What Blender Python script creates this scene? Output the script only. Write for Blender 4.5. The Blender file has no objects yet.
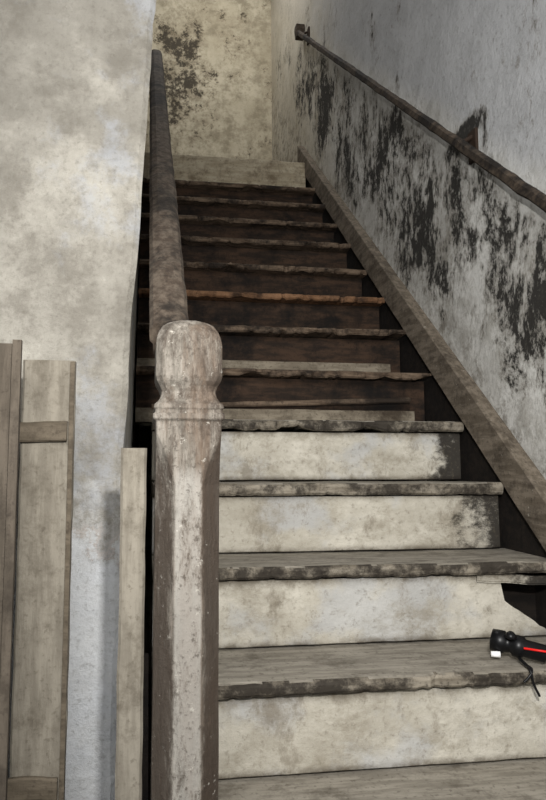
import bpy, bmesh, math, random
from mathutils import Vector, noise
random.seed(4)
S=bpy.context.scene
S.view_settings.view_transform='Standard'
R_=.1936; G=.22
def ty(k): return 1.114+G*k
def tz(k): return .968+R_*k+.0034*max(0,k-4)
SL=R_/G

# ---------------- node helpers ----------------
class NT:
    def __init__(s,name):
        s.m=bpy.data.materials.new(name); s.m.use_nodes=True
        s.t=s.m.node_tree; s.b=s.t.nodes['Principled BSDF']
        s.tc=s.t.nodes.new('ShaderNodeTexCoord')
        s.sep=s.t.nodes.new('ShaderNodeSeparateXYZ'); s.L(s.tc.outputs['Object'],s.sep.inputs[0])
        s.x,s.y,s.z=s.sep.outputs
    def L(s,a,b): s.t.links.new(a,b)
    def put(s,sock,v):
        if isinstance(v,bpy.types.NodeSocket): s.L(v,sock)
        else: sock.default_value=v
    def math(s,op,a,b=0.,c=None,clamp=False):
        n=s.t.nodes.new('ShaderNodeMath'); n.operation=op; n.use_clamp=clamp
        s.put(n.inputs[0],a); s.put(n.inputs[1],b)
        if c is not None: s.put(n.inputs[2],c)
        return n.outputs[0]
    def noise(s,scale,detail=8,rough=.6,stretch=(1,1,1),off=(0,0,0),dist=0.):
        mp=s.t.nodes.new('ShaderNodeMapping'); s.L(s.tc.outputs['Object'],mp.inputs[0])
        mp.inputs['Scale'].default_value=stretch; mp.inputs['Location'].default_value=off
        n=s.t.nodes.new('ShaderNodeTexNoise'); s.L(mp.outputs[0],n.inputs['Vector'])
        n.inputs['Scale'].default_value=scale; n.inputs['Detail'].default_value=detail
        n.inputs['Roughness'].default_value=rough; n.inputs['Distortion'].default_value=dist
        return n.outputs[0]
    def ramp(s,v,a,b,lo=0.,hi=1.):
        n=s.t.nodes.new('ShaderNodeMapRange'); n.interpolation_type='SMOOTHSTEP'
        s.put(n.inputs[0],v); n.inputs[1].default_value=a; n.inputs[2].default_value=b
        n.inputs[3].default_value=lo; n.inputs[4].default_value=hi
        return n.outputs[0]
    def mix(s,f,a,b):
        n=s.t.nodes.new('ShaderNodeMix'); n.data_type='RGBA'
        s.put(n.inputs[0],f)
        for i,v in ((6,a),(7,b)):
            if isinstance(v,bpy.types.NodeSocket): s.L(v,n.inputs[i])
            else: n.inputs[i].default_value=col(v)
        return n.outputs[2]
    def blob(s,cy,cz,ry,rz,useX=False):
        a=s.math('DIVIDE',s.math('SUBTRACT',s.x if useX else s.y,cy),ry); b=s.math('DIVIDE',s.math('SUBTRACT',s.z,cz),rz)
        d=s.math('SQRT',s.math('ADD',s.math('MULTIPLY',a,a),s.math('MULTIPLY',b,b)))
        return s.ramp(d,1.,.2)
    def done(s,c,rough=.85,bump=None,bs=.3,bd=.005):
        s.L(c,s.b.inputs['Base Color']); s.put(s.b.inputs['Roughness'],rough)
        s.b.inputs['Specular IOR Level'].default_value=.25
        if bump is not None:
            n=s.t.nodes.new('ShaderNodeBump'); n.inputs['Strength'].default_value=bs
            n.inputs['Distance'].default_value=bd
            s.L(bump,n.inputs['Height']); s.L(n.outputs[0],s.b.inputs['Normal'])
        return s.m
def col(v):
    def l(c):
        c/=255.; return c/12.92 if c<.04045 else ((c+.055)/1.055)**2.4
    return (l(v[0]),l(v[1]),l(v[2]),1)

def wood(name,a,b,dark,stretch=(1,8,8),scale=3,dk=(.55,.75),bs=.4,fleck=None):
    n=NT(name)
    g=n.noise(scale*3,8,.65,stretch)
    p=n.noise(scale*1.5,12,.74,off=(3,1,7))
    q=n.noise(scale*5,12,.74,off=(1,5,2))
    sp=n.noise(90,3,.6)
    c=n.mix(n.ramp(g,.38,.62),a,b)
    c=n.mix(n.ramp(q,.48,.66,0,.6),c,dark)
    c=n.mix(n.ramp(p,dk[0],dk[1],0,.9),c,dark)
    c=n.mix(n.ramp(sp,.56,.7,0,.5),c,dark)
    if fleck: c=n.mix(n.ramp(n.noise(55,6,.75,off=(5,5,5)),.63,.68,0,.8),c,fleck)
    return n.done(c,.85,n.math('ADD',g,n.math('MULTIPLY',sp,.5)),bs,.005)

def m_left():
    n=NT('plaster_left')
    a=n.noise(2.6,13,.66); b=n.noise(9,13,.76,off=(5,2,1)); f=n.noise(80,5,.7); d=n.noise(2.4,12,.70,off=(3,3,9)); bl=n.noise(3.2,10,.7,off=(8,3,1))
    c=n.mix(n.ramp(a,.36,.64),(130,126,117),(160,156,146))
    c=n.mix(n.ramp(b,.44,.62,0,.65),c,(108,103,94))
    c=n.mix(n.ramp(b,.44,.30,0,.55),c,(186,182,171))
    c=n.mix(n.ramp(n.math('ADD',d,n.ramp(n.z,1.8,2.7,-.10,.10)),.46,.60,0,.5),c,(102,98,90))
    c=n.mix(n.ramp(bl,.50,.62,0,.5),c,(160,164,170))
    zz=n.math('ADD',n.z,n.math('MULTIPLY',n.math('SUBTRACT',b,.5),.6))
    c=n.mix(n.ramp(zz,1.56,1.38,0,.7),c,(196,199,202))
    c=n.mix(n.math('MULTIPLY',n.ramp(n.math('ABSOLUTE',n.math('SUBTRACT',zz,1.46)),.025,.0),.25),c,(146,118,92))
    c=n.mix(n.ramp(f,.50,.70,0,.38),c,(94,89,80))
    return n.done(c,.92,n.math('ADD',n.math('ADD',a,n.math('MULTIPLY',b,.8)),n.math('MULTIPLY',f,.25)),.6,.025)
def m_right():
    n=NT('plaster_right')
    a=n.noise(2.2,12,.68); b=n.noise(8,12,.74,off=(1,2,3)); f=n.noise(60,5,.7); wv=n.noise(14,12,.8,off=(4,4,4))
    st=n.noise(3.6,15,.78,(1,1.3,.75),off=(4,.35,2),dist=.3)
    sp=n.noise(24,10,.80,(1,1,.7),off=(2,8,2))
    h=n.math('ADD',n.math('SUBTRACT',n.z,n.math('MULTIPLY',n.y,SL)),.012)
    c=n.mix(n.ramp(a,.35,.65),(178,176,170),(210,209,204))
    c=n.mix(n.ramp(b,.46,.66,0,.65),c,(142,138,129))
    hh=n.math('ADD',h,n.math('MULTIPLY',n.math('SUBTRACT',a,.5),.3))
    c=n.mix(n.ramp(hh,.95,1.1,0,.65),c,(164,166,170))
    c=n.mix(n.ramp(n.math('ADD',n.y,b),3.6,4.8,0,.5),c,(190,178,150))
    up=n.ramp(h,.06,.38); dn=n.ramp(h,1.02,.80)
    ny=n.ramp(n.y,1.2,1.9,.6,1.); fy=n.ramp(n.y,4.6,3.9,.3,1.)
    reg=n.math('MULTIPLY',n.math('MULTIPLY',up,dn),n.math('MULTIPLY',ny,fy))
    mk=n.math('ADD',n.math('ADD',st,n.math('MULTIPLY',reg,.145)),n.math('MULTIPLY',n.math('SUBTRACT',sp,.5),.5))
    mk=n.math('ADD',mk,n.math('MULTIPLY',n.blob(1.98,2.73,.20,.08),.22))
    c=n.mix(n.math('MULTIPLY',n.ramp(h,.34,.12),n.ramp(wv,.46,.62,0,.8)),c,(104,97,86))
    c=n.mix(n.ramp(mk,.56,.65,0,.6),c,(112,106,95))
    c=n.mix(n.ramp(mk,.64,.69,0,.95),c,(34,32,29))
    c=n.mix(n.ramp(f,.53,.70,0,.38),c,(104,100,92))
    return n.done(c,.92,n.math('SUBTRACT',n.math('ADD',a,n.math('MULTIPLY',b,.7)),n.math('MULTIPLY',n.ramp(mk,.64,.7),.3)),.6,.022)
def m_back():
    n=NT('plaster_back')
    a=n.noise(2.2,12,.68,off=(2,0,0)); b=n.noise(9,12,.76,off=(1,2,3)); st=n.noise(5.5,15,.82,off=(7.3,1,1.2)); s2=n.noise(18,12,.8,off=(2,1,5))
    c=n.mix(n.ramp(a,.35,.65),(168,159,138),(196,188,167))
    c=n.mix(n.ramp(b,.42,.64,0,.7),c,(126,117,98))
    mk=n.math('ADD',n.math('ADD',st,n.math('MULTIPLY',n.math('SUBTRACT',s2,.5),.7)),n.math('MULTIPLY',n.blob(.22,5.0,.50,.75,True),.14))
    mk=n.math('ADD',mk,n.math('MULTIPLY',n.blob(.30,3.9,.6,.4,True),.06))
    c=n.mix(n.ramp(mk,.54,.63,0,.5),c,(116,104,84))
    c=n.mix(n.ramp(mk,.61,.67,0,.9),c,(58,53,46))
    return n.done(c,.9,n.math('ADD',a,b),.5,.02)
def m_riser():
    n=NT('painted_riser')
    a=n.noise(3.2,12,.7,(1,1,1.6)); b=n.noise(9,12,.77,(.7,1,1),off=(1,2,3)); f=n.noise(70,5,.7); s=n.noise(6,12,.76,(1.4,1,.8),off=(2,2,2)); bl=n.noise(4,8,.6,off=(7,7,7))
    c=n.mix(n.ramp(a,.36,.64),(162,156,142),(198,193,180))
    c=n.mix(n.ramp(bl,.48,.60,0,.5),c,(170,173,177))
    c=n.mix(n.ramp(b,.46,.66,0,.7),c,(134,126,110))
    c=n.mix(n.ramp(s,.53,.64,0,.55),c,(114,105,90))
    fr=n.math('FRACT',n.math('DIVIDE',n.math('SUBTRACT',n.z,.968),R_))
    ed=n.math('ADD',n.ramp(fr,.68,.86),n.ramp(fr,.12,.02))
    c=n.mix(n.math('MULTIPLY',ed,n.ramp(b,.38,.58,.25,.85)),c,(76,67,55))  # grime plus overhang shade painted in under nosings; dark line at riser feet
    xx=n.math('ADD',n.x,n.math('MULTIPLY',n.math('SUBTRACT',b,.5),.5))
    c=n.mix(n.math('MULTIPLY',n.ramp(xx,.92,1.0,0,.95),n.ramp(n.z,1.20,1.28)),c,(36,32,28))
    c=n.mix(n.ramp(f,.53,.70,0,.42),c,(100,92,78))
    return n.done(c,.88,n.math('ADD',b,n.math('MULTIPLY',f,.4)),.6,.010)
def m_newel():
    n=NT('newel_wood')
    g=n.noise(14,10,.7,(6,6,1)); p=n.noise(12,14,.84,(1.6,1.6,.5),off=(3,3,1)); sp=n.noise(110,4,.7); r=n.noise(7,10,.7,(2.5,2.5,.35),off=(9,2,4))
    c=n.mix(n.ramp(g,.4,.6),(98,93,85),(128,122,113))
    c=n.mix(n.ramp(r,.46,.60,0,.65),c,(84,66,51))
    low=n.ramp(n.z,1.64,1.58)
    edge=n.math('MULTIPLY',n.ramp(n.math('ABSOLUTE',n.math('SUBTRACT',n.x,.069)),.017,.030,0,.13),low)  # chamfer shading painted into the colour, darker away from the front face
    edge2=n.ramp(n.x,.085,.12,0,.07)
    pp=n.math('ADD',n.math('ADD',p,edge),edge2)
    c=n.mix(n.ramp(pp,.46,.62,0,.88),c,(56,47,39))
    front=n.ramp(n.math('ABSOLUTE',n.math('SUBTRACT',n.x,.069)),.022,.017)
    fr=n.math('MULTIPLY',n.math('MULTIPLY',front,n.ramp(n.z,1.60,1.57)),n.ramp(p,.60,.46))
    c=n.mix(n.math('MULTIPLY',fr,.6),c,(150,147,140))  # front face lightened as part of the painted chamfer shading
    c=n.mix(n.ramp(n.noise(60,6,.75,off=(5,5,5)),.62,.67,0,.6),c,(172,168,158))
    c=n.mix(n.ramp(sp,.54,.68,0,.6),c,(54,46,39))
    return n.done(c,.8,n.math('ADD',n.math('ADD',g,p),n.math('MULTIPLY',sp,.6)),.6,.005)
M_left,M_right,M_back,M_riser,M_newel=m_left(),m_right(),m_back(),m_riser(),m_newel()
M_tread=wood('worn_tread',(124,118,107),(150,144,132),(76,69,59),(1,7,7),2.5,(.52,.72))
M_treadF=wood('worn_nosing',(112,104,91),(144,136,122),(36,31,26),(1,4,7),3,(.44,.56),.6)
M_treadD=wood('dark_tread',(82,68,55),(114,98,82),(30,24,19),(1,7,7),2.5,(.45,.62))
M_treadDF=wood('dark_nosing',(78,64,51),(114,98,82),(26,21,17),(1,5,7),3,(.45,.60),.6)
M_treadO=wood('orange_tread',(104,74,50),(130,98,72),(42,31,23),(1,7,7),2.5,(.5,.66))
M_riserD=wood('dark_riser',(38,29,22),(64,48,36),(14,11,9),(1,5,5),2.5,(.46,.62))
M_dust=wood('dusty_board',(112,103,89),(136,127,111),(54,45,35),(1,6,6),2.5,(.48,.66))
M_string=wood('stringer_wood',(92,83,71),(120,110,97),(46,39,32),(7,1,7),2.5,(.50,.70),.5,(168,162,150))
M_black=wood('void_shade',(22,18,15),(34,28,23),(10,8,7),(1,5,5))  # near-black colour painted in for the darkness inside gaps
M_rail=wood('rail_wood',(62,52,43),(90,80,69),(24,20,16),(7,1.2,7),3,(.47,.62),.6)
M_wrail=wood('wall_rail_wood',(56,47,39),(84,73,61),(18,15,13),(7,1.2,7),3,(.46,.60),.6)
M_plankD=wood('dark_plank',(72,65,56),(88,80,70),(50,44,37),(7,7,1),3,(.5,.7))
M_plankL=wood('grey_plank',(112,106,95),(130,124,112),(80,73,62),(7,7,1),3,(.50,.72))
M_cleat=wood('cleat_wood',(80,72,60),(96,87,74),(50,43,35),(1,7,7),3)
M_floor=wood('floor_boards',(100,90,76),(124,114,98),(56,47,38),(7,1,7),2)
M_pale=wood('pale_board',(154,143,121),(178,168,146),(96,82,64),(1,6,6),2.5,(.50,.70))
def plain(name,c,r=.4,metal=0):
    n=NT(name); f=n.noise(40,3,.5)
    m=n.mix(f,c,tuple(min(255,v*1.25+3) for v in c)); n.b.inputs['Metallic'].default_value=metal
    return n.done(m,r)
M_blk=plain('black_rubber',(12,12,13),.35); M_red=plain('red_plastic',(190,26,22)); M_wht=plain('white_plastic',(225,225,222)); M_iron=plain('rusty_iron',(44,34,27),.7,.2)

# ---------------- mesh helpers ----------------
def new(name,bm,mat,parent=None,smooth=False,front=None):
    bmesh.ops.recalc_face_normals(bm,faces=bm.faces)
    me=bpy.data.meshes.new(name); bm.to_mesh(me); bm.free()
    if smooth:
        for p in me.polygons: p.use_smooth=True
    me.materials.append(mat)
    if front:
        me.materials.append(front)
        for p in me.polygons:
            if p.normal.y<-.4: p.material_index=1
    o=bpy.data.objects.new(name,me); S.collection.objects.link(o)
    if parent: o.parent=parent
    return o
def empty(name):
    e=bpy.data.objects.new(name,None); S.collection.objects.link(e); return e
def loft_bm(bm,secs):
    rows=[[bm.verts.new(p) for p in s] for s in secs]
    n=len(rows[0])
    for a,b in zip(rows,rows[1:]):
        for i in range(n):
            j=(i+1)%n
            bm.faces.new((a[i],a[j],b[j],b[i]))
    bm.faces.new(rows[0]); bm.faces.new(rows[-1][::-1])
def loft(name,secs,mat,parent=None,smooth=False,front=None):
    bm=bmesh.new(); loft_bm(bm,secs); return new(name,bm,mat,parent,smooth,front)
def nz(x,y,z,s=1): return noise.noise(Vector((x*s,y*s,z*s)))
def boxprof(y0,y1,z0,z1,r=.004):
    return [(y0+r,z0),(y1-r,z0),(y1,z0+r),(y1,z1-r),(y1-r,z1),(y0+r,z1),(y0,z1-r),(y0,z0+r)]
def board_x(name,x0,x1,prof,mat,parent=None,jit=.0015,n=60,seed=0,s=14,front=None,top=None,tilt=0.,chipk=.008):
    secs=[]
    for i in range(n+1):
        x=x0+(x1-x0)*i/n
        sec=[]
        for j,(y,z) in enumerate(prof):
            chip=max(0,nz(x,seed*3.1,z*.3,30)-.2)*chipk*1.5 if jit>.0019 else 0
            dz=0
            if jit>.0019 and j in (4,5):
                dz=max(0,nz(x,seed*1.3+4,0,9)-.12)*chipk+max(0,nz(x,seed+7,0,40)-.1)*chipk*.6
            sec.append((x,y+jit*nz(x,y*3+seed,z*3,s)*2+chip,z+dz+jit*.45*nz(x+9,y*3,z*3+seed,s)*2+tilt*(x-x0)))
        if top: 
            zm=top(x); sec=[(a,b,min(c,zm)) for a,b,c in sec]
        secs.append(sec)
    return loft(name,secs,mat,parent,False,front)
def beam(name,p0,p1,w,h,mat,parent=None,n=40,jit=.001,r=.004,up=Vector((0,0,1)),prof=None):
    p0,p1=Vector(p0),Vector(p1); d=(p1-p0).normalized(); side=d.cross(up).normalized(); u=side.cross(d)
    pr=prof or boxprof(-w/2,w/2,-h/2,h/2,r)
    secs=[]
    for i in range(n+1):
        c=p0.lerp(p1,i/n)
        sec=[]
        for a,b in pr:
            q=c+side*a+u*b
            q+=side*jit*nz(*(q),18)*2+u*jit*nz(q.z,q.x,q.y,18)*2
            sec.append(q)
        secs.append(sec)
    return loft(name,secs,mat,parent)
def slab(name,pts,mat,parent=None):
    bm=bmesh.new(); v=[bm.verts.new(p) for p in pts]
    for f in ((0,1,2,3),(4,5,6,7),(0,1,5,4),(1,2,6,5),(2,3,7,6),(3,0,4,7)): bm.faces.new([v[i] for i in f])
    return new(name,bm,mat,parent)
def bx(name,x0,x1,y0,y1,z0,z1,mat,parent=None):
    return slab(name,[(x0,y0,z0),(x1,y0,z0),(x1,y1,z0),(x0,y1,z0),(x0,y0,z1),(x1,y0,z1),(x1,y1,z1),(x0,y1,z1)],mat,parent)

# ---------------- room shell ----------------
WX=1.08; YB=5.3; ZC=6.3
bx('floor',-2.6,WX+.15,-2.6,YB+.15,-.1,0,M_floor)
bx('ceiling',-2.6,WX+.15,-.2,YB+.15,ZC,ZC+.1,M_left)
bx('wall_right',WX,WX+.15,-2.6,YB,0,ZC,M_right)
bx('wall_back',-.3,WX+.15,YB,YB+.15,0,ZC,M_back)
secs=[]
for i in range(190):
    z=ZC*i/189
    xe=-.040+max(0,z-1.62)*.055+.005*nz(0,2,z,5)+.003*nz(0,5,z,22)
    xe=min(xe,.06)
    secs.append([(-2.6,1.35,z),(xe-.012,1.35,z),(xe,1.358,z),(-.035,1.75,z),(-.028,YB,z),(-2.6,YB,z)])
loft('wall_left',secs,M_left)

# ---------------- staircase ----------------
st=empty('staircase')
NT_=12
TILT={5:-.004,6:.006,8:-.004,9:.005,10:-.003}
for k in range(-4,NT_+1):
    y0,z1=ty(k),tz(k); y1=ty(k+1)+(.045 if k<4 else .08); th=(.030 if k<3 else .034) if k<5 else .026
    oh=.024 if k<5 else .066
    x0=.03 if k<5 else -.025
    x1=WX-.004 if k<3 else 1.04
    mat=M_tread if k<5 else (M_treadO if k==7 else M_treadD)
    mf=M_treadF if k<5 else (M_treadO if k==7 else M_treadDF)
    pr=[(y1,z1),(y0+.010,z1),(y0+.003,z1-.003),(y0,z1-.010),(y0+.002,z1-th+.006),(y0+.008,z1-th),(y1,z1-th)]
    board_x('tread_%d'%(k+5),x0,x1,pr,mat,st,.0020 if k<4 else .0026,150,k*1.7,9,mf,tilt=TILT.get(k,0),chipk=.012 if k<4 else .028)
    zb=tz(k-1)+.005 if k>-4 else .0
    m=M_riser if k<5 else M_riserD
    tp=None
    if k==2:
        tp=lambda x: 9 if x<.905 else (1.262-(x-.905)*.66+.006*nz(x,1,1,60))
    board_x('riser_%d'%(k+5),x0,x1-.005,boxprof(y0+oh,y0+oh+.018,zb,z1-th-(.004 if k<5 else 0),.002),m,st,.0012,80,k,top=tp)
    if k in (5,6):
        board_x('dust_board_%d'%k,x0,x1-.06,boxprof(y0+.030,y0+.045,zb,zb+(.062 if k==6 else .05),.002),M_dust,st,.0018,30,k)
bx('void_backing',.03,1.07,ty(2)+.12,ty(2)+.13,tz(1)-.15,tz(2)-.04,M_black,st)  # black sheet standing in for the dark behind the broken riser
beam('curled_strip',(.84,ty(2)+.020,tz(2)-.040),(1.07,ty(2)+.012,tz(2)-.050),.005,.022,M_riser,st,20,.002)
beam('loose_batten',(.03,ty(5)+.020,tz(4)+.058),(.96,ty(5)+.020,tz(4)+.094),.010,.018,M_treadD,st)
zl=tz(13)+.085
board_x('landing_riser',-.025,1.04,boxprof(ty(13)+.03,ty(13)+.05,tz(12)+.004,zl,.003),M_pale,st,.004,50,3)
bx('landing_floor',-.03,WX,ty(13)+.05,YB,zl-.06,zl-.01,M_floor,st)
def yz_board(name,x0,x1,ya,yb,top,bot,mat,n=90,jit=.0015):
    secs=[]
    for i in range(n+1):
        y=ya+(yb-ya)*i/n; l=.968+SL*(y-ty(0))
        a=jit*nz(y,3,1,9)*2; b=jit*nz(y,7,1,9)*2
        secs.append([(x0+.003,y,l+bot+b),(x1,y,l+bot+b),(x1,y,l+top+a),(x0+.003,y,l+top+a),(x0,y,l+top-.004+a),(x0,y,l+bot+.004+b)])
    return loft(name,secs,mat,st)
yz_board('string_board',1.035,WX,1.30,4.2,.135,-.005,M_string)
yz_board('string_backing',1.06,WX,1.5,4.1,-.006,-.5,M_black)  # dark board filling the shaded gap below the string board
yz_board('outer_string',.003,.018,.5,1.34,.06,-.5,M_black)  # coloured black so the gap beside the newel looks dark

# ---------------- newel ----------------
def sq(cx,cy,z,w,c):
    return [(cx-w+c,cy-w,z),(cx+w-c,cy-w,z),(cx+w,cy-w+c,z),(cx+w,cy+w-c,z),(cx+w-c,cy+w,z),(cx-w+c,cy+w,z),(cx-w,cy+w-c,z),(cx-w,cy-w+c,z)]
cx,cy=.069,1.02
prof=[(0,.048,.029),(1.565,.049,.029),(1.60,.049,.019),(1.640,.049,.003),(1.660,.0495,.003),(1.664,.0535,.003),(1.671,.0535,.003),(1.673,.0505,.003),(1.678,.0505,.003),(1.680,.0525,.003),(1.686,.0515,.004),(1.690,.047,.005),
      (1.697,.043,.007),(1.706,.0415,.008),(1.714,.044,.009),(1.722,.0485,.009),(1.729,.0505,.009),(1.778,.0505,.010),(1.790,.049,.012),(1.800,.0455,.013),(1.809,.040,.013),(1.816,.031,.011),(1.8205,.020,.008),(1.822,.008,.003)]
full=[]
for (a,b) in zip(prof,prof[1:]):
    n=60 if b[0]-a[0]>.5 else 2
    for i in range(n):
        t=i/n; full.append(tuple(a[j]+(b[j]-a[j])*t for j in range(3)))
full.append(prof[-1])
secs=[]
for z,w,c in full:
    s_=sq(cx,cy,z,w,c); j=.0010
    secs.append([(x+j*nz(x*5,y*5,z,9),y+j*nz(y*5,x*5,z+5,9),z_) for x,y,z_ in s_])
nw=loft('newel_post',secs,M_newel)
bv=nw.modifiers.new('b','BEVEL'); bv.width=.0015; bv.segments=2; bv.limit_method='ANGLE'

# ---------------- handrail ----------------
hr=empty('stair_handrail')
prf=[(-.022,-.04),(.022,-.04),(.028,-.03),(.028,-.012),(.034,-.004),(.035,.014),(.028,.026),(.014,.033),(-.014,.033),(-.028,.026),(-.035,.014),(-.034,-.004),(-.028,-.012),(-.028,-.03)]
RX=.044; y0=1.115
beam('rail',(RX,y0,1.765+.055*SL),(RX,3.55,1.765+2.49*SL),0,0,M_rail,hr,90,.0012,prof=prf)
beam('end_post',(RX,3.53,3.30),(RX,3.53,3.92),.05,.05,M_rail,hr,20,up=Vector((0,1,0)))

# ---------------- planks left ----------------
beam('wooden_plank',(-.013,1.055,0),(-.013,1.055,1.622),.040,.02,M_plankL,None,60,.0008,up=Vector((0,1,0)))
sh=empty('wooden_shutter')
beam('panel',(-.169,1.2125,0),(-.169,1.2125,1.785),.092,.025,M_plankL,sh,40,.001,.004,up=Vector((0,1,0)))
bx('stile',-.131,-.123,1.193,1.2,0,1.782,M_cleat,sh)
for i,z in enumerate((.35,1.052,1.655)):
    beam('cleat_%d'%i,(-.215,1.194,z),(-.134,1.194,z),.012,.036,M_cleat,sh,20,.002,.003)
dr=empty('wooden_door')
beam('leaf',(-.53,1.12,0),(-.53,1.12,1.795),.65,.04,M_plankD,dr,40,.0012,.006,up=Vector((0,1,0)))
bx('edge_strip',-.213,-.199,1.09,1.1,0,1.80,M_plankD,dr)

# ---------------- wall handrail ----------------
wr=empty('wall_handrail')
hz=lambda y:2.27+(y-1.498)*.887
beam('rail',(1.035,.2,hz(.2)),(1.035,4.16,hz(4.16)),.024,.034,M_wrail,wr,90,.0018,.007)
for i,y in enumerate((.6,1.93,4.02)):
    bx('bracket_plate_%d'%i,1.07,WX,y-.025,y+.025,hz(y)-.05,hz(y)+.055,M_iron,wr)
    beam('bracket_arm_%d'%i,(1.075,y,hz(y)+.035),(1.035,y,hz(y)+.01),.014,.014,M_iron,wr,4)
beam('end_knob',(1.045,4.14,hz(4.14)-.04),(1.045,4.14,hz(4.14)+.05),.06,.05,M_wrail,wr,8,.003,up=Vector((0,1,0)))

# ---------------- flashlight ----------------
fl=empty('flashlight')
def lathe(name,p0,p1,prof,mat,parent,n=20):
    p0,p1=Vector(p0),Vector(p1); d=(p1-p0); u=d.normalized().orthogonal().normalized(); v=d.normalized().cross(u)
    secs=[[p0+d*t+u*r*math.cos(a)+v*r*math.sin(a) for a in [i*2*math.pi/n for i in range(n)]] for t,r in prof]
    return loft(name,secs,mat,parent,True)
z=tz(1)
lathe('body',(.797,1.440,z+.040),(.888,1.362,z+.022),[(0,.012),(.02,.024),(.22,.026),(.28,.020),(.36,.018),(.42,.024),(.55,.025),(.6,.019),(.95,.019),(1,.010)],M_blk,fl)
lathe('knob',(.822,1.40,z+.052),(.822,1.396,z+.064),[(0,.012),(.5,.012),(1,.006)],M_blk,fl)
lathe('lens',(.782,1.415,z+.014),(.800,1.408,z+.014),[(0,.006),(1,.007)],M_wht,fl)
def cable(name,pts,r,mat,parent):
    c=bpy.data.curves.new(name,'CURVE'); c.dimensions='3D'; c.bevel_depth=r; c.bevel_resolution=3
    s=c.splines.new('BEZIER'); s.bezier_points.add(len(pts)-1)
    for b,p in zip(s.bezier_points,pts): b.co=p; b.handle_left_type=b.handle_right_type='AUTO'
    c.materials.append(mat); o=bpy.data.objects.new(name,c); S.collection.objects.link(o); o.parent=parent
cable('red_lead',[(.835,1.37,z+.036),(.86,1.345,z+.036),(.90,1.34,z+.030),(1.0,1.36,z+.004)],.0024,M_red,fl)
cable('black_strap',[(.828,1.38,z+.012),(.826,1.355,z+.006),(.822,1.330,z+.002),(.826,1.325,z-.025),(.838,1.325,z-.050)],.0028,M_blk,fl)
cable('black_strap_2',[(.830,1.38,z+.012),(.828,1.35,z+.006),(.826,1.329,z+.002),(.814,1.325,z-.012),(.804,1.325,z-.020)],.0026,M_blk,fl)

# ---------------- lights ----------------
w=bpy.data.worlds.new('World'); S.world=w; w.use_nodes=True
w.node_tree.nodes['Background'].inputs[0].default_value=(.94,.97,1,1); w.node_tree.nodes['Background'].inputs[1].default_value=.55
def area(name,loc,tgt,size,e,c):
    l=bpy.data.lights.new(name,'AREA'); l.size=size; l.energy=e; l.color=c
    o=bpy.data.objects.new(name,l); S.collection.objects.link(o); o.location=loc
    o.rotation_euler=(Vector(tgt)-Vector(loc)).to_track_quat('-Z','Y').to_euler()
area('camera_flash',(.12,-.02,1.92),(.6,2.5,2.6),.06,30,(1,.98,.955))
area('fill_light',(-.5,-1.6,3.6),(.6,2.8,2.6),1.4,75,(1,.985,.97))  # added soft fill behind the camera, not a visible lamp
area('upper_landing_light',(.5,4.1,6.1),(.6,4.3,3.5),.8,26,(1,.98,.95))

cam=bpy.data.cameras.new('camera'); co=bpy.data.objects.new('camera',cam); S.collection.objects.link(co); S.camera=co
cam.sensor_fit='VERTICAL'; cam.sensor_height=36; cam.lens=650/800*36; cam.shift_x=38/800; cam.clip_start=.02
co.location=(0,0,1.59); co.rotation_euler=(math.radians(96),0,math.radians(-8.1))
